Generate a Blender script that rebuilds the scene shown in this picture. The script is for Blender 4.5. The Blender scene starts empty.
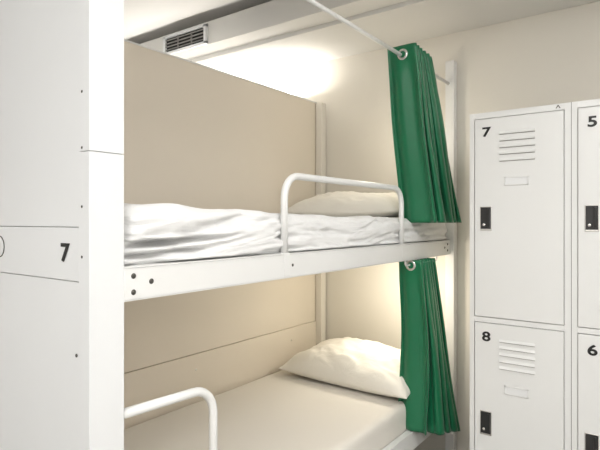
import bpy, bmesh, math
from mathutils import Vector, noise, Matrix
S=bpy.context.scene
S.view_settings.view_transform='Standard'
S.view_settings.look='None'
S.view_settings.exposure=0.0
COL=S.collection

def mat(name,col,rough=0.5,metal=0.0,bump=0.0,bscale=60,var=0.0,sheen=0.0,emit=None,estr=0,wr=None):
    m=bpy.data.materials.new(name); m.use_nodes=True
    nt=m.node_tree; b=nt.nodes['Principled BSDF']
    b.inputs['Base Color'].default_value=(*col,1)
    b.inputs['Roughness'].default_value=rough
    b.inputs['Metallic'].default_value=metal
    if sheen: b.inputs['Sheen Weight'].default_value=sheen
    if emit:
        b.inputs['Emission Color'].default_value=(*emit,1); b.inputs['Emission Strength'].default_value=estr
    tc=nt.nodes.new('ShaderNodeTexCoord')
    n=nt.nodes.new('ShaderNodeTexNoise'); n.inputs['Scale'].default_value=bscale; n.inputs['Detail'].default_value=4
    nt.links.new(tc.outputs['Object'],n.inputs['Vector'])
    bp=None
    if bump:
        bp=nt.nodes.new('ShaderNodeBump'); bp.inputs['Strength'].default_value=bump; bp.inputs['Distance'].default_value=0.002
        nt.links.new(n.outputs['Fac'],bp.inputs['Height']); nt.links.new(bp.outputs['Normal'],b.inputs['Normal'])
    if wr:
        sc,strg,dist=wr
        mp=nt.nodes.new('ShaderNodeMapping'); mp.inputs['Scale'].default_value=sc
        nt.links.new(tc.outputs['Object'],mp.inputs['Vector'])
        nn=nt.nodes.new('ShaderNodeTexNoise'); nn.inputs['Scale'].default_value=1.0; nn.inputs['Detail'].default_value=3
        nn.inputs['Distortion'].default_value=0.8
        nt.links.new(mp.outputs['Vector'],nn.inputs['Vector'])
        # |n-0.5| gives sharp creases
        s1=nt.nodes.new('ShaderNodeMath'); s1.operation='SUBTRACT'; s1.inputs[1].default_value=0.5
        s2=nt.nodes.new('ShaderNodeMath'); s2.operation='ABSOLUTE'
        nt.links.new(nn.outputs['Fac'],s1.inputs[0]); nt.links.new(s1.outputs[0],s2.inputs[0])
        s3=nt.nodes.new('ShaderNodeMath'); s3.operation='MULTIPLY'; s3.inputs[1].default_value=-2.0
        nt.links.new(s2.outputs[0],s3.inputs[0])
        b2=nt.nodes.new('ShaderNodeBump'); b2.inputs['Strength'].default_value=strg; b2.inputs['Distance'].default_value=dist
        nt.links.new(s3.outputs[0],b2.inputs['Height'])
        if bp: nt.links.new(bp.outputs['Normal'],b2.inputs['Normal'])
        nt.links.new(b2.outputs['Normal'],b.inputs['Normal'])
    if var:
        n2=nt.nodes.new('ShaderNodeTexNoise'); n2.inputs['Scale'].default_value=2.5; n2.inputs['Detail'].default_value=5
        nt.links.new(tc.outputs['Object'],n2.inputs['Vector'])
        r=nt.nodes.new('ShaderNodeValToRGB')
        r.color_ramp.elements[0].position=0.3; r.color_ramp.elements[1].position=0.7
        r.color_ramp.elements[0].color=(*[c*(1-var) for c in col],1); r.color_ramp.elements[1].color=(*col,1)
        nt.links.new(n2.outputs['Fac'],r.inputs['Fac']); nt.links.new(r.outputs['Color'],b.inputs['Base Color'])
    return m

M_white=mat('white_enamel',(0.76,0.77,0.775),0.36,bump=0.05,bscale=250,var=0.03)
M_rail=mat('rail_enamel',(0.79,0.79,0.775),0.30,bump=0.05,bscale=200,var=0.05)
M_lock=mat('locker_enamel',(0.76,0.765,0.755),0.28,bump=0.04,bscale=300,var=0.02)
M_gap=mat('shadow_gap_dark',(0.20,0.19,0.18),0.8)  # dark colour stands in for shade in the door gaps; also colours the plinth
M_slot=mat('louvre_slot',(0.30,0.29,0.27),0.8)
M_beige=mat('beige_laminate',(0.75,0.68,0.58),0.5,bump=0.05,bscale=120,var=0.03)
M_wall=mat('wall_paint',(0.76,0.725,0.655),0.8,bump=0.15,bscale=150,var=0.03)
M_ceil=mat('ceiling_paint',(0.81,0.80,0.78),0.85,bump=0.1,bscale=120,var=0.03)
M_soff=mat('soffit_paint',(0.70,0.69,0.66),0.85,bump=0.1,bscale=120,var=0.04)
M_floor=mat('floor_vinyl',(0.45,0.43,0.40),0.45,bump=0.1,bscale=40,var=0.2)
M_sheet=mat('white_sheet',(0.79,0.79,0.785),0.9,bump=0.15,bscale=45,sheen=0.1,wr=((5,4.0,20),0.5,0.012))
M_sheet2=mat('cream_sheet',(0.73,0.695,0.635),0.9,bump=0.2,bscale=40,sheen=0.1,wr=((3,2.0,8),0.12,0.006))
M_pil=mat('pillow_cotton',(0.79,0.76,0.69),0.9,bump=0.2,bscale=35,sheen=0.1,wr=((8,10,8),0.35,0.010))
M_green=mat('green_satin',(0.004,0.150,0.062),0.30,bump=0.05,bscale=400,sheen=0.12)
M_chrome=mat('steel',(0.75,0.74,0.72),0.25,metal=1.0)
M_bolt=mat('dark_bolt',(0.10,0.095,0.085),0.4,metal=0.7)
M_seam=mat('panel_seam',(0.42,0.41,0.39),0.7)
M_black=mat('black_ink',(0.012,0.012,0.012),0.45)
M_hand=mat('black_plastic',(0.02,0.02,0.02),0.3)
M_lamp=mat('lamp_glass',(0.9,0.85,0.7),0.4,emit=(1,0.88,0.7),estr=5)
M_led=mat('led_strip',(0.9,0.85,0.7),0.4,emit=(1,0.95,0.86),estr=8)
M_panelL=mat('light_diffuser',(0.9,0.9,0.9),0.4,emit=(1,0.99,0.97),estr=4)

def empty(name):
    e=bpy.data.objects.new(name,None); e.empty_display_size=0.1; COL.objects.link(e); return e
def addmesh(name,bm,m,parent=None,smooth=False):
    me=bpy.data.meshes.new(name); bm.normal_update(); bm.to_mesh(me); bm.free()
    if m: me.materials.append(m)
    if smooth:
        for p in me.polygons: p.use_smooth=True
    o=bpy.data.objects.new(name,me); COL.objects.link(o)
    if parent: o.parent=parent
    return o
def box(name,a,b,m,parent=None,bev=0.0):
    bm=bmesh.new(); bmesh.ops.create_cube(bm,size=1)
    for v in bm.verts:
        v.co=Vector([(a[i]+b[i])/2+v.co[i]*(b[i]-a[i]) for i in range(3)])
    if bev: bmesh.ops.bevel(bm,geom=list(bm.edges),offset=bev,segments=2,affect='EDGES',profile=0.6)
    return addmesh(name,bm,m,parent)
def tube(name,pts,r,m,parent=None,res=10):
    bm=bmesh.new(); rings=[]
    P=[Vector(p) for p in pts]; prev=None
    for i,p in enumerate(P):
        t=(P[min(i+1,len(P)-1)]-P[max(i-1,0)]).normalized()
        if prev is None:
            up=Vector((1,0,0)) if abs(t.x)<0.9 else Vector((0,0,1))
            n=t.cross(up).normalized()
        else: n=(prev-t*prev.dot(t)).normalized()
        prev=n; bn=t.cross(n)
        rings.append([bm.verts.new(p+(n*math.cos(2*math.pi*k/res)+bn*math.sin(2*math.pi*k/res))*r) for k in range(res)])
    for i in range(len(P)-1):
        for k in range(res):
            bm.faces.new((rings[i][k],rings[i][(k+1)%res],rings[i+1][(k+1)%res],rings[i+1][k]))
    bm.faces.new(rings[0][::-1]); bm.faces.new(rings[-1])
    bmesh.ops.recalc_face_normals(bm,faces=bm.faces)
    return addmesh(name,bm,m,parent,True)
def hoop(y0,y1,z0,z1,x,R=0.07):
    pts=[(x,y0,z0),(x,y0,z1-R)]
    for i in range(1,9):
        a=math.pi/2*i/8; pts.append((x,y0+R-R*math.cos(a),z1-R+R*math.sin(a)))
    for i in range(0,9):
        a=math.pi/2*i/8; pts.append((x,y1-R+R*math.sin(a),z1-R+R*math.cos(a)))
    pts.append((x,y1,z0)); return pts
def bolt(name,c,axis,r,m,parent):
    bm=bmesh.new(); bmesh.ops.create_uvsphere(bm,u_segments=14,v_segments=8,radius=r)
    for v in bm.verts: v.co[axis]*=0.45
    bmesh.ops.translate(bm,verts=bm.verts,vec=Vector(c))
    return addmesh(name,bm,m,parent,True)
def torus(name,c,R,r,axis,m,parent,seg=28,s2=10):
    bm=bmesh.new(); vs=[]
    for i in range(seg):
        a=2*math.pi*i/seg; row=[]
        for j in range(s2):
            b=2*math.pi*j/s2; rr=R+r*math.cos(b)
            p=axis@Vector((rr*math.cos(a),rr*math.sin(a),r*math.sin(b)))
            row.append(bm.verts.new(p+Vector(c)))
        vs.append(row)
    for i in range(seg):
        for j in range(s2):
            bm.faces.new((vs[i][j],vs[(i+1)%seg][j],vs[(i+1)%seg][(j+1)%s2],vs[i][(j+1)%s2]))
    return addmesh(name,bm,m,parent,True)
def number(name,txt,loc,h,parent):
    cu=bpy.data.curves.new(name,'FONT'); cu.body=txt; cu.size=h/0.70; cu.offset=0.0014; cu.extrude=0.0005
    cu.align_x='CENTER'; cu.align_y='CENTER'
    tmp=bpy.data.objects.new(name+'_t',cu); COL.objects.link(tmp)
    bpy.context.view_layer.update()
    me=bpy.data.meshes.new_from_object(tmp.evaluated_get(bpy.context.evaluated_depsgraph_get()))
    bpy.data.objects.remove(tmp)
    me.materials.clear(); me.materials.append(M_black)
    for v in me.vertices: v.co.x*=1.3
    o=bpy.data.objects.new(name,me); COL.objects.link(o)
    o.rotation_euler=(math.pi/2,0,0); o.location=loc; o.parent=parent
    return o
def softbox(name,a,b,r,step,m,fn=None,parent=None):
    h=[(b[i]-a[i])/2 for i in range(3)]; c=[(a[i]+b[i])/2 for i in range(3)]
    bm=bmesh.new()
    n=[max(2,int(2*h[i]/(step if not isinstance(step,tuple) else step[i]))) for i in range(3)]
    for ax in range(3):
        u,v=(ax+1)%3,(ax+2)%3
        for sgn in (-1,1):
            g=[]
            for i in range(n[u]+1):
                row=[]
                for j in range(n[v]+1):
                    p=[0,0,0]; p[ax]=sgn*h[ax]; p[u]=-h[u]+2*h[u]*i/n[u]; p[v]=-h[v]+2*h[v]*j/n[v]
                    row.append(bm.verts.new(p))
                g.append(row)
            for i in range(n[u]):
                for j in range(n[v]):
                    f=(g[i][j],g[i+1][j],g[i+1][j+1],g[i][j+1])
                    bm.faces.new(f if sgn>0 else f[::-1])
    bmesh.ops.remove_doubles(bm,verts=bm.verts,dist=1e-5)
    for vt in bm.verts:
        p=vt.co; inn=Vector([max(-(h[i]-r),min(h[i]-r,p[i])) for i in range(3)])
        d=p-inn
        q=inn+d.normalized()*r if d.length>1e-6 else p.copy()
        nn=d.normalized() if d.length>1e-6 else Vector((0,0,1))
        q=q+Vector(c)
        if fn: q=fn(q,nn)
        vt.co=q
    return addmesh(name,bm,m,parent,True)

# ---------------- room shell ----------------
XL,XR,YF,YB,H=-3.4,1.7,-2.0,2.72,2.60
box('floor',(XL-.1,YF-.1,-.1),(XR+.1,YB+.1,0),M_floor)
box('ceiling',(XL-.1,YF-.1,H),(XR+.1,YB+.1,H+.1),M_ceil)
box('wall_back',(XL-.1,YB,0),(XR+.1,YB+.1,H),M_wall)
box('wall_front',(XL-.1,YF-.1,0),(XR+.1,YF,H),M_ceil)
box('wall_left',(XL-.1,YF,0),(XL,YB,H),M_ceil)
box('wall_right',(XR,YF,0),(XR+.1,YB,H),M_ceil)
box('baseboard_back',(-0.94,YB-.012,0),(XR,YB,.08),M_white)
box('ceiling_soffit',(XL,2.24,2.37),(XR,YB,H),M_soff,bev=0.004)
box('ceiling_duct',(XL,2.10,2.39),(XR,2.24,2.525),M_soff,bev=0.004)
box('ceiling_beam',(XL,1.15,2.49),(XR,1.93,H),M_ceil,bev=0.004)

# vent
vent=empty('air_vent')
vx0,vx1,vz0,vz1=-2.58,-2.22,2.398,2.505
F=2.10
box('vent_back',(vx0,F-.004,vz0),(vx1,F,vz1),M_black,vent)
box('frame_top',(vx0-.012,F-.018,vz1-.01),(vx1+.012,F,vz1+.006),M_white,vent)
box('frame_bottom',(vx0-.012,F-.018,vz0-.006),(vx1+.012,F,vz0+.01),M_white,vent)
box('frame_side_1',(vx0-.012,F-.018,vz0),(vx0+.008,F,vz1),M_white,vent)
box('frame_side_2',(vx1-.008,F-.018,vz0),(vx1+.012,F,vz1),M_white,vent)
for i in range(4):
    z=vz0+.025+i*.020
    box('slat_%d'%i,(vx0+.008,F-.016,z-.002),(vx1-.008,F-.002,z+.0005),M_slot,vent)
for i in range(1,3):
    x=vx0+(vx1-vx0)*i/3
    box('divider_%d'%i,(x-.0015,F-.014,vz0+.01),(x+.0015,F-.002,vz1-.01),M_slot,vent)

# ---------------- bunk bed ----------------
bed=empty('bunk_bed')
XF0,XF1=-1.002,-0.972
EY0,EY1=0.594,0.676
box('end_panel_core',(-1.86,EY0+.012,0.0),(-1.012,EY1,2.25),M_seam,bed)
box('end_panel_inner',(-1.86,EY1-.002,0.0),(-1.012,EY1+.002,2.25),M_beige,bed)
box('end_panel_sheet_upper',(-1.86,EY0+.004,1.3475),(-1.013,EY0+.013,2.25),M_white,bed,bev=0.0015)
box('end_panel_sheet_lower',(-1.86,EY0+.004,0.05),(-1.013,EY0+.013,1.2305),M_white,bed,bev=0.0015)
box('end_number_rail',(-1.86,EY0+.001,1.232),(-1.013,EY0+.013,1.346),M_white,bed,bev=0.002)
box('corner_post_lower',(-1.012,EY0,0),(-0.972,EY1,1.504),M_white,bed,bev=0.0012)
box('corner_post_upper',(-1.012,EY0,1.5052),(-0.972,EY1,2.25),M_white,bed,bev=0.0012)
for i,(z) in enumerate((1.63,1.513,1.39,1.285)):
    bolt('end_bolt_%d'%i,(-1.000,EY0,z),1,0.0032,M_bolt,bed)
number('number_seven','7',(-1.066,EY0-.0005,1.290),0.038,bed)
torus('logo_ring',(-1.375,EY0+.0005,1.296),0.026,0.0014,Matrix.Rotation(math.pi/2,3,'X'),M_bolt,bed)
bolt('keyhole',(-1.026,EY0+.003,1.075),1,0.004,M_bolt,bed)
box('rear_panel',(-1.86,EY1,0.735),(-1.832,2.70,2.10),M_beige,bed,bev=0.001)
box('rear_panel_lower',(-1.86,EY1,0.05),(-1.826,2.70,0.733),M_beige,bed,bev=0.001)
box('rear_panel_cap',(-1.863,EY1,2.10),(-1.829,2.70,2.106),M_rail,bed)
for i,y in enumerate((0.95,1.66,2.4)):
    bolt('rear_bolt_%d'%i,(-1.826,y,0.66),0,0.005,M_chrome,bed)
box('post_rear',(-1.828,2.655,0),(-1.785,2.705,2.10),M_wall,bed,bev=0.004)
box('post_front',(-0.998,2.665,0),(-0.950,2.712,2.21),M_rail,bed,bev=0.004)
box('upper_rail',(XF0+.024,EY1,1.184),(XF1,2.665,1.258),M_rail,bed,bev=0.002)
box('upper_rail_lip_top',(XF0-.01,EY1,1.254),(XF1,2.665,1.259),M_rail,bed,bev=0.001)
box('upper_rail_lip_bottom',(XF0-.02,EY1,1.183),(XF1,2.665,1.188),M_rail,bed,bev=0.001)
box('lower_rail',(XF0,EY1,0.315),(XF1,2.665,0.40),M_rail,bed,bev=0.002)
box('upper_deck',(-1.824,EY1,1.191),(-1.004,2.70,1.208),M_rail,bed)
box('lower_deck',(-1.824,EY1,0.325),(-1.004,2.70,0.345),M_rail,bed)
box('upper_end_rail',(-1.785,2.68,1.19),(-1.0,2.71,1.25),M_rail,bed,bev=0.002)
for i,(y,z) in enumerate(((0.700,1.238),(0.700,1.202),(0.748,1.222),(1.285,1.222))):
    bolt('rail_bolt_%d'%i,(XF1,y,z),0,0.0065 if i<3 else 0.005,M_bolt,bed)
for i,(y,z) in enumerate(((2.63,1.238),(2.63,1.206),(2.59,1.222))):
    bolt('rail_bolt_far_%d'%i,(XF1,y,z),0,0.006,M_bolt,bed)
tube('upper_guard',hoop(1.256,2.094,1.255,1.503,-0.983),0.0115,M_rail,bed,14)
for y in (1.256,2.094):
    box('guard_foot',(-.999,y-.014,1.19),(-.971,y+.014,1.262),M_rail,bed,bev=.002)
tube('lower_guard',[(-0.985,EY1,0.935)]+[(-0.985,0.885+0.07*math.sin(a*math.pi/16),0.857+0.07*math.cos(a*math.pi/16)) for a in range(0,9)]+[(-0.985,0.955,0.39)],0.0115,M_rail,bed,14)
tube('curtain_rod_upper',[(-0.98,EY1-.01,2.09),(-0.98,2.69,2.09)],0.008,M_rail,bed,12)
tube('curtain_rod_lower',[(-0.985,2.14,1.19),(-0.985,2.14,1.168),(-0.985,2.148,1.160),(-0.985,2.50,1.160),(-0.985,2.51,1.168),(-0.985,2.51,1.19)],0.005,M_rail,bed,12)

# ---------------- mattresses ----------------
def ridge(a): return 1-abs(a)*2.2
def up(q,n):
    y=q.y; z0=q.z
    k=math.exp(-max(0,y-.7)/.6)
    if n.z>0.2:
        q=q+Vector((0,0,(0.008+0.014*k)*noise.noise(Vector((q.x*5,y*4,1)))+0.034*k*n.z+0.007*ridge(noise.noise(Vector((q.x*8,y*6,11))))))
    if n.x>0.2:
        zz=(z0-1.24)/(0.45+0.55*y)+0.03*noise.noise(Vector((y*2,0,2)))
        w=ridge(noise.noise(Vector((y*1.8,zz*38,3))))*1.3+0.7*ridge(noise.noise(Vector((y*3.4,zz*66-y*2,8))))+0.6*ridge(noise.noise(Vector((y*7,zz*22+y*5,15))))
        amp=0.012+0.014*min(1,k*1.6)
        q=q+Vector((n.x*amp*(w-2.0),0,0))
        for gy in (1.256,2.094):     # cloth pressed in behind guard legs
            q.x-=0.010*math.exp(-((y-gy)/0.035)**2)
        q.x=min(q.x, -0.980 if z0>1.262 else -1.005)
        if z0<1.264: q.x-=0.008*(1.264-z0)/0.009 if z0>1.255 else 0.008
    return q
softbox('mattress',(-1.80,0.69,1.21),(-0.974,2.66,1.366),0.035,(0.03,0.009,0.0045),M_sheet,up)
def lo(q,n):
    q=q+Vector((0,0,0.006*noise.noise(Vector((q.x*3,q.y*2,4)))*max(0,n.z)))
    if n.x>0.3: q.x+=0.003*noise.noise(Vector((q.y*4,q.z*15,2)))
    return q
softbox('mattress.001',(-1.815,0.70,0.346),(-1.006,2.66,0.52),0.03,0.016,M_sheet2,lo)

# ---------------- pillows ----------------
def pillow(name,cx,cy,zb,lx,ly,h,rot,seed,tilt=0):
    bm=bmesh.new(); N=70; top=[];bot=[]
    def P(u,v,s):
        e=1-0.07*(1-v*v)*abs(u)**3; f=1-0.09*(1-u*u)*abs(v)**3
        x=u*lx/2*e; y=v*ly/2*f
        t=((1-abs(u)**2.6)*(1-abs(v)**2.4))**0.52
        w=noise.noise(Vector((u*2.2,v*2.5,seed)))*0.16+ridge(noise.noise(Vector((u*4+v*2,v*4,seed+3))))*0.05+noise.noise(Vector((u*10,v*6,seed+9)))*0.03
        z=(h*0.64*t*(1+w*1.6) if s>0 else -h*0.36*t)
        return Vector((x,y,z+h*0.36))
    for s,L in ((1,top),(-1,bot)):
        for i in range(N+1):
            row=[]
            for j in range(N+1):
                u=math.sin((-1+2*i/N)*math.pi/2); v=math.sin((-1+2*j/N)*math.pi/2)
                row.append(bm.verts.new(P(u,v,s)))
            L.append(row)
    for i in range(N):
        for j in range(N):
            bm.faces.new((top[i][j],top[i+1][j],top[i+1][j+1],top[i][j+1]))
            bm.faces.new((bot[i][j],bot[i][j+1],bot[i+1][j+1],bot[i+1][j]))
    bmesh.ops.remove_doubles(bm,verts=bm.verts,dist=1e-5)
    R=Matrix.Rotation(rot,3,'Z')@Matrix.Rotation(tilt,3,'X')
    for v in bm.verts: v.co=R@v.co
    zm=min(v.co.z for v in bm.verts)
    for v in bm.verts: v.co.z-=zm
    o=addmesh(name,bm,M_pil,None,True); o.location=(cx,cy,zb)
    return o
pillow('pillow',-1.40,2.42,1.368,0.72,0.40,0.14,0.02,1.0,0.06)
pillow('pillow.001',-1.345,2.37,0.520,0.76,0.44,0.175,-0.04,5.3,0.10)

# ---------------- curtains ----------------
def curtain(name,zt,zb,zb2,xc,yt0,yt1,yb0,yb1,At,Ab,zr,seed):
    e=empty(name)
    bm=bmesh.new(); NS,NZ=380,44; half=11
    def P(s,v):
        ph=(s**0.85)*half*math.pi
        A=(At+(Ab-At)*v**0.8)*(1.20-0.40*s)
        c=-math.cos(ph); c=math.copysign(abs(c)**0.9,c)
        irr=noise.noise(Vector((s*7,v*1.0,seed)))
        x=xc+A*c*(1+0.75*irr*(0.15+0.85*v))
        x+=0.020*v*noise.noise(Vector((s*3.5,v*1.6,seed+9)))
        sp=s+0.022*math.sin(ph*2+1.2*irr*v)
        y=(yt0+(yt1-yt0)*sp)*(1-v)+(yb0+(yb1-yb0)*sp)*v+0.045*v*noise.noise(Vector((s*8,v*1.5,seed+4)))
        # secondary gathers across each pleat face
        g2=min(1,v*5)
        y+=(0.010+0.006*irr)*g2*math.sin(ph*4.0+2.0*irr)*(1.2-0.6*s)
        x+=0.045*v*s+0.03*v
        z=zt+((zb*(1-s)+zb2*s)-zt)*v
        return Vector((x,y,z))
    g=[[bm.verts.new(P(i/NS,j/NZ)) for j in range(NZ+1)] for i in range(NS+1)]
    for i in range(NS):
        for j in range(NZ):
            bm.faces.new((g[i][j],g[i+1][j],g[i+1][j+1],g[i][j+1]))
    o=addmesh('curtain_fabric',bm,M_green,e,True)
    sd=o.modifiers.new('s','SOLIDIFY'); sd.thickness=0.0015
    for k in range(half):
        s=((k+.5)/half)**(1/0.85); v=(zt-zr)/(zt-zb)
        c=P(s,v); d=(P(s+.01,v)-P(s-.01,v)).normalized()
        nrm=d.cross(Vector((0,0,1))).normalized()
        M=nrm.to_track_quat('Z','Y').to_matrix()
        torus('eyelet_%d'%k,(c.x,c.y,zr),0.0195,0.0065,M,M_chrome,e)
    return e
curtain('bed_curtain',2.128,1.352,1.352,-0.972,2.07,2.30,2.18,2.48,0.056,0.072,2.09,1.0)
curtain('bed_curtain.001',1.182,0.405,0.345,-0.980,2.18,2.38,2.21,2.47,0.046,0.068,1.158,7.0)

# ---------------- lockers ----------------
lk=empty('metal_locker')
LY=2.15; LX0=-0.70; W=0.38; TOP=1.805
ncol=3
box('carcass',(LX0,LY+.022,0.06),(LX0+W*ncol,LY+.50,TOP),M_lock,lk,bev=.002)
box('plinth',(LX0+.01,LY+.03,0),(LX0+W*ncol-.01,LY+.48,0.06),M_gap,lk)
box('gap_back',(LX0+.006,LY+.016,0.07),(LX0+W*ncol-.006,LY+.0225,TOP-.006),M_gap,lk)
rows=((0.968,1.778),(0.10,0.942))
for c in range(ncol+1):
    x=LX0+W*c
    a,b=(x,x+.0195) if c==0 else ((x-.018,x) if c==ncol else (x-.0235,x+.0205))
    box('stile_%d'%c,(a,LY,0.06),(b,LY+.022,TOP),M_lock,lk,bev=.0015)
    if 0<c<ncol: box('stile_seam_%d'%c,(x-.0010,LY-.0006,0.06),(x+.0010,LY+.001,TOP),M_gap,lk)
nums=[('7','8'),('5','6'),('3','4')]
for c in range(ncol):
    x0=LX0+W*c
    box('rail_top_%d'%c,(x0,LY+.001,1.7805),(x0+W,LY+.022,TOP),M_lock,lk,bev=.001)
    box('rail_mid_%d'%c,(x0,LY+.001,0.9445),(x0+W,LY+.022,0.9655),M_lock,lk,bev=.001)
    box('rail_low_%d'%c,(x0,LY+.001,0.06),(x0+W,LY+.022,0.0975),M_lock,lk,bev=.001)
    for r,(z0,z1) in enumerate(rows):
        dx0,dx1=x0+.0225,x0+W-.0255
        d='door_%d_%d_'%(c,r)
        box(d+'panel',(dx0,LY-.004,z0),(dx1,LY+.014,z1),M_lock,lk,bev=.0025)
        fy=LY-.004
        for i in range(5):
            z=z1-.066-i*.027
            xa,xb=dx0+.098,dx0+.233
            bm=bmesh.new()
            vs=[bm.verts.new(p) for p in ((xa,fy,z+.008),(xb,fy,z+.008),(xb,fy-.006,z-.002),(xa,fy-.006,z-.002),(xa,fy,z-.002),(xb,fy,z-.002))]
            bm.faces.new((vs[0],vs[1],vs[2],vs[3])); bm.faces.new((vs[3],vs[2],vs[5],vs[4])); bm.faces.new((vs[0],vs[3],vs[4])); bm.faces.new((vs[1],vs[5],vs[2]))
            bmesh.ops.recalc_face_normals(bm,faces=bm.faces)
            addmesh(d+'louvre_%d'%i,bm,M_lock,lk)
            box(d+'slot_%d'%i,(xa+.001,fy-.0008,z-.0050),(xb-.001,fy+.001,z-.0018),M_slot,lk)
        cz=z1-.258; ca,cb=dx0+.118,dx0+.208
        box(d+'card_slot',(ca+.001,fy-.0006,cz-.0145),(cb-.001,fy+.001,cz+.0145),M_white,lk)
        for nm,a,b in (('a',(ca,cz-.017),(cb,cz-.0135)),('b',(ca,cz+.013),(cb,cz+.0165)),('c',(ca,cz-.017),(ca+.003,cz+.0165)),('d',(cb-.003,cz-.017),(cb,cz+.0165))):
            box(d+'card_'+nm,(a[0],fy-.003,a[1]),(b[0],fy+.001,b[1]),M_lock,lk)
        box(d+'card_shadow',(ca,fy-.0004,cz-.0185),(cb,fy+.001,cz-.017),M_seam,lk)
        hz=z1-.408; ha=dx0+.022
        box(d+'handle_plate',(ha,fy-.003,hz-.049),(ha+.047,fy+.001,hz+.049),M_chrome,lk,bev=.002)
        box(d+'handle_recess',(ha+.003,fy-.0042,hz-.042),(ha+.044,fy-.002,hz+.046),M_hand,lk,bev=.001)
        box(d+'handle_grip',(ha+.030,fy-.010,hz-.036),(ha+.041,fy-.003,hz+.040),M_hand,lk,bev=.003)
        bolt(d+'keyhole',(ha+.016,fy-.0045,hz-.025),1,.006,M_chrome,lk)
        number(d+'number',nums[c][r],(dx0+.047,fy-.0012,z1-.056),0.037,lk)
bm=bmesh.new()
bx=-0.365;bz=1.793
vs=[bm.verts.new((bx+a*.8,LY-.001,bz+b*.8)) for a,b in ((-.011,-.007),(-.006,-.007),(0,.003),(.006,-.007),(.011,-.007),(.002,.009),(-.002,.009))]
for f in ((0,1,2,6),(2,3,4,5),(6,2,5)): bm.faces.new([vs[i] for i in f])
addmesh('badge',bm,M_bolt,lk)

# ---------------- lights ----------------
def area(name,loc,rot,sx,sy,w,col=(1,.99,.975)):
    l=bpy.data.lights.new(name,'AREA'); l.shape='RECTANGLE'; l.size=sx; l.size_y=sy; l.energy=w; l.color=col
    o=bpy.data.objects.new(name,l); o.location=loc; o.rotation_euler=rot; COL.objects.link(o); return o
def fixture(name,cx,cy,sx,sy,w):
    e=empty(name)
    box('housing',(cx-sx/2-.02,cy-sy/2-.02,H-.05),(cx+sx/2+.02,cy+sy/2+.02,H-.001),M_white,e,bev=.004)
    box('diffuser',(cx-sx/2,cy-sy/2,H-.054),(cx+sx/2,cy+sy/2,H-.049),M_panelL,e)
    a=area('lamp_light',(cx,cy,H-.06),(0,0,0),sx,sy,w); a.parent=e
fixture('ceiling_light_panel',0.55,0.60,0.9,0.5,27)
fixture('ceiling_light_panel.001',-0.2,-1.0,1.2,0.6,42)
def fill_uplight(name,y,w,x=XR-.075,sx=0.12,sy=1.0,z=1.95,tilt=-25):  # invented troughs on the unseen right wall, added to brighten the ceiling
    e=empty(name)
    box('added_trough_base',(x-.07,y-.5,z-.06),(x+.074,y+.5,z-.045),M_white,e,bev=.003)
    box('added_trough_front',(x-.07,y-.5,z-.06),(x-.06,y+.5,z+.01),M_white,e,bev=.003)
    a=area('fill_glow',(x,y,z-.03),(math.radians(180),0,0),sx,sy*.95,w); a.rotation_euler=(math.radians(180),math.radians(-tilt),0); a.parent=e
fill_uplight('added_uplight',1.45,17)
fill_uplight('added_uplight.001',0.0,10)
def lamp(name,loc,w):
    e=empty(name)
    x,y,z=loc
    box('lamp_base',(x-.02,YB-.012,z-.03),(x+.02,YB-.0005,z+.03),M_white,e,bev=.003)
    bolt('lamp_bulb',(x,YB-.022,z),1,.022,M_lamp,e)
    l=bpy.data.lights.new(name+'_l','POINT'); l.energy=w; l.color=(1,.89,.74); l.shadow_soft_size=.05
    o=bpy.data.objects.new('lamp_glow',l); o.location=(x,y,z); o.parent=e; COL.objects.link(o)
lamp('reading_lamp',(-1.18,2.40,0.98),5.4)
lamp('reading_lamp.001',(-1.18,2.40,1.80),2.8)
cv=empty('cove_light')
box('led_strip',(-3.2,2.700,2.20),(-1.9,2.719,2.215),M_led,cv)
a=area('cove_glow',(-2.5,2.60,2.16),(math.radians(180),0,0),1.3,0.06,10,(1,.95,.88)); a.parent=cv
a=area('recess_fill',(-2.6,1.9,2.0),(math.radians(180),0,0),1.2,0.08,4,(1,.97,.92)); a.parent=cv  # extra lamp added behind the partition to lift the dark ceiling recess
w=bpy.data.worlds.new('World'); S.world=w; w.use_nodes=True
w.node_tree.nodes['Background'].inputs[0].default_value=(.8,.8,.78,1); w.node_tree.nodes['Background'].inputs[1].default_value=.3

# ---------------- camera ----------------
cam=bpy.data.cameras.new('camera'); co=bpy.data.objects.new('camera',cam); COL.objects.link(co)
co.location=(0,0,1.36); co.rotation_euler=(math.pi/2,0,math.atan2(0.592,0.806))
cam.sensor_width=36; cam.lens=514/600*36; cam.shift_y=-4/600; cam.clip_start=.02
S.camera=co
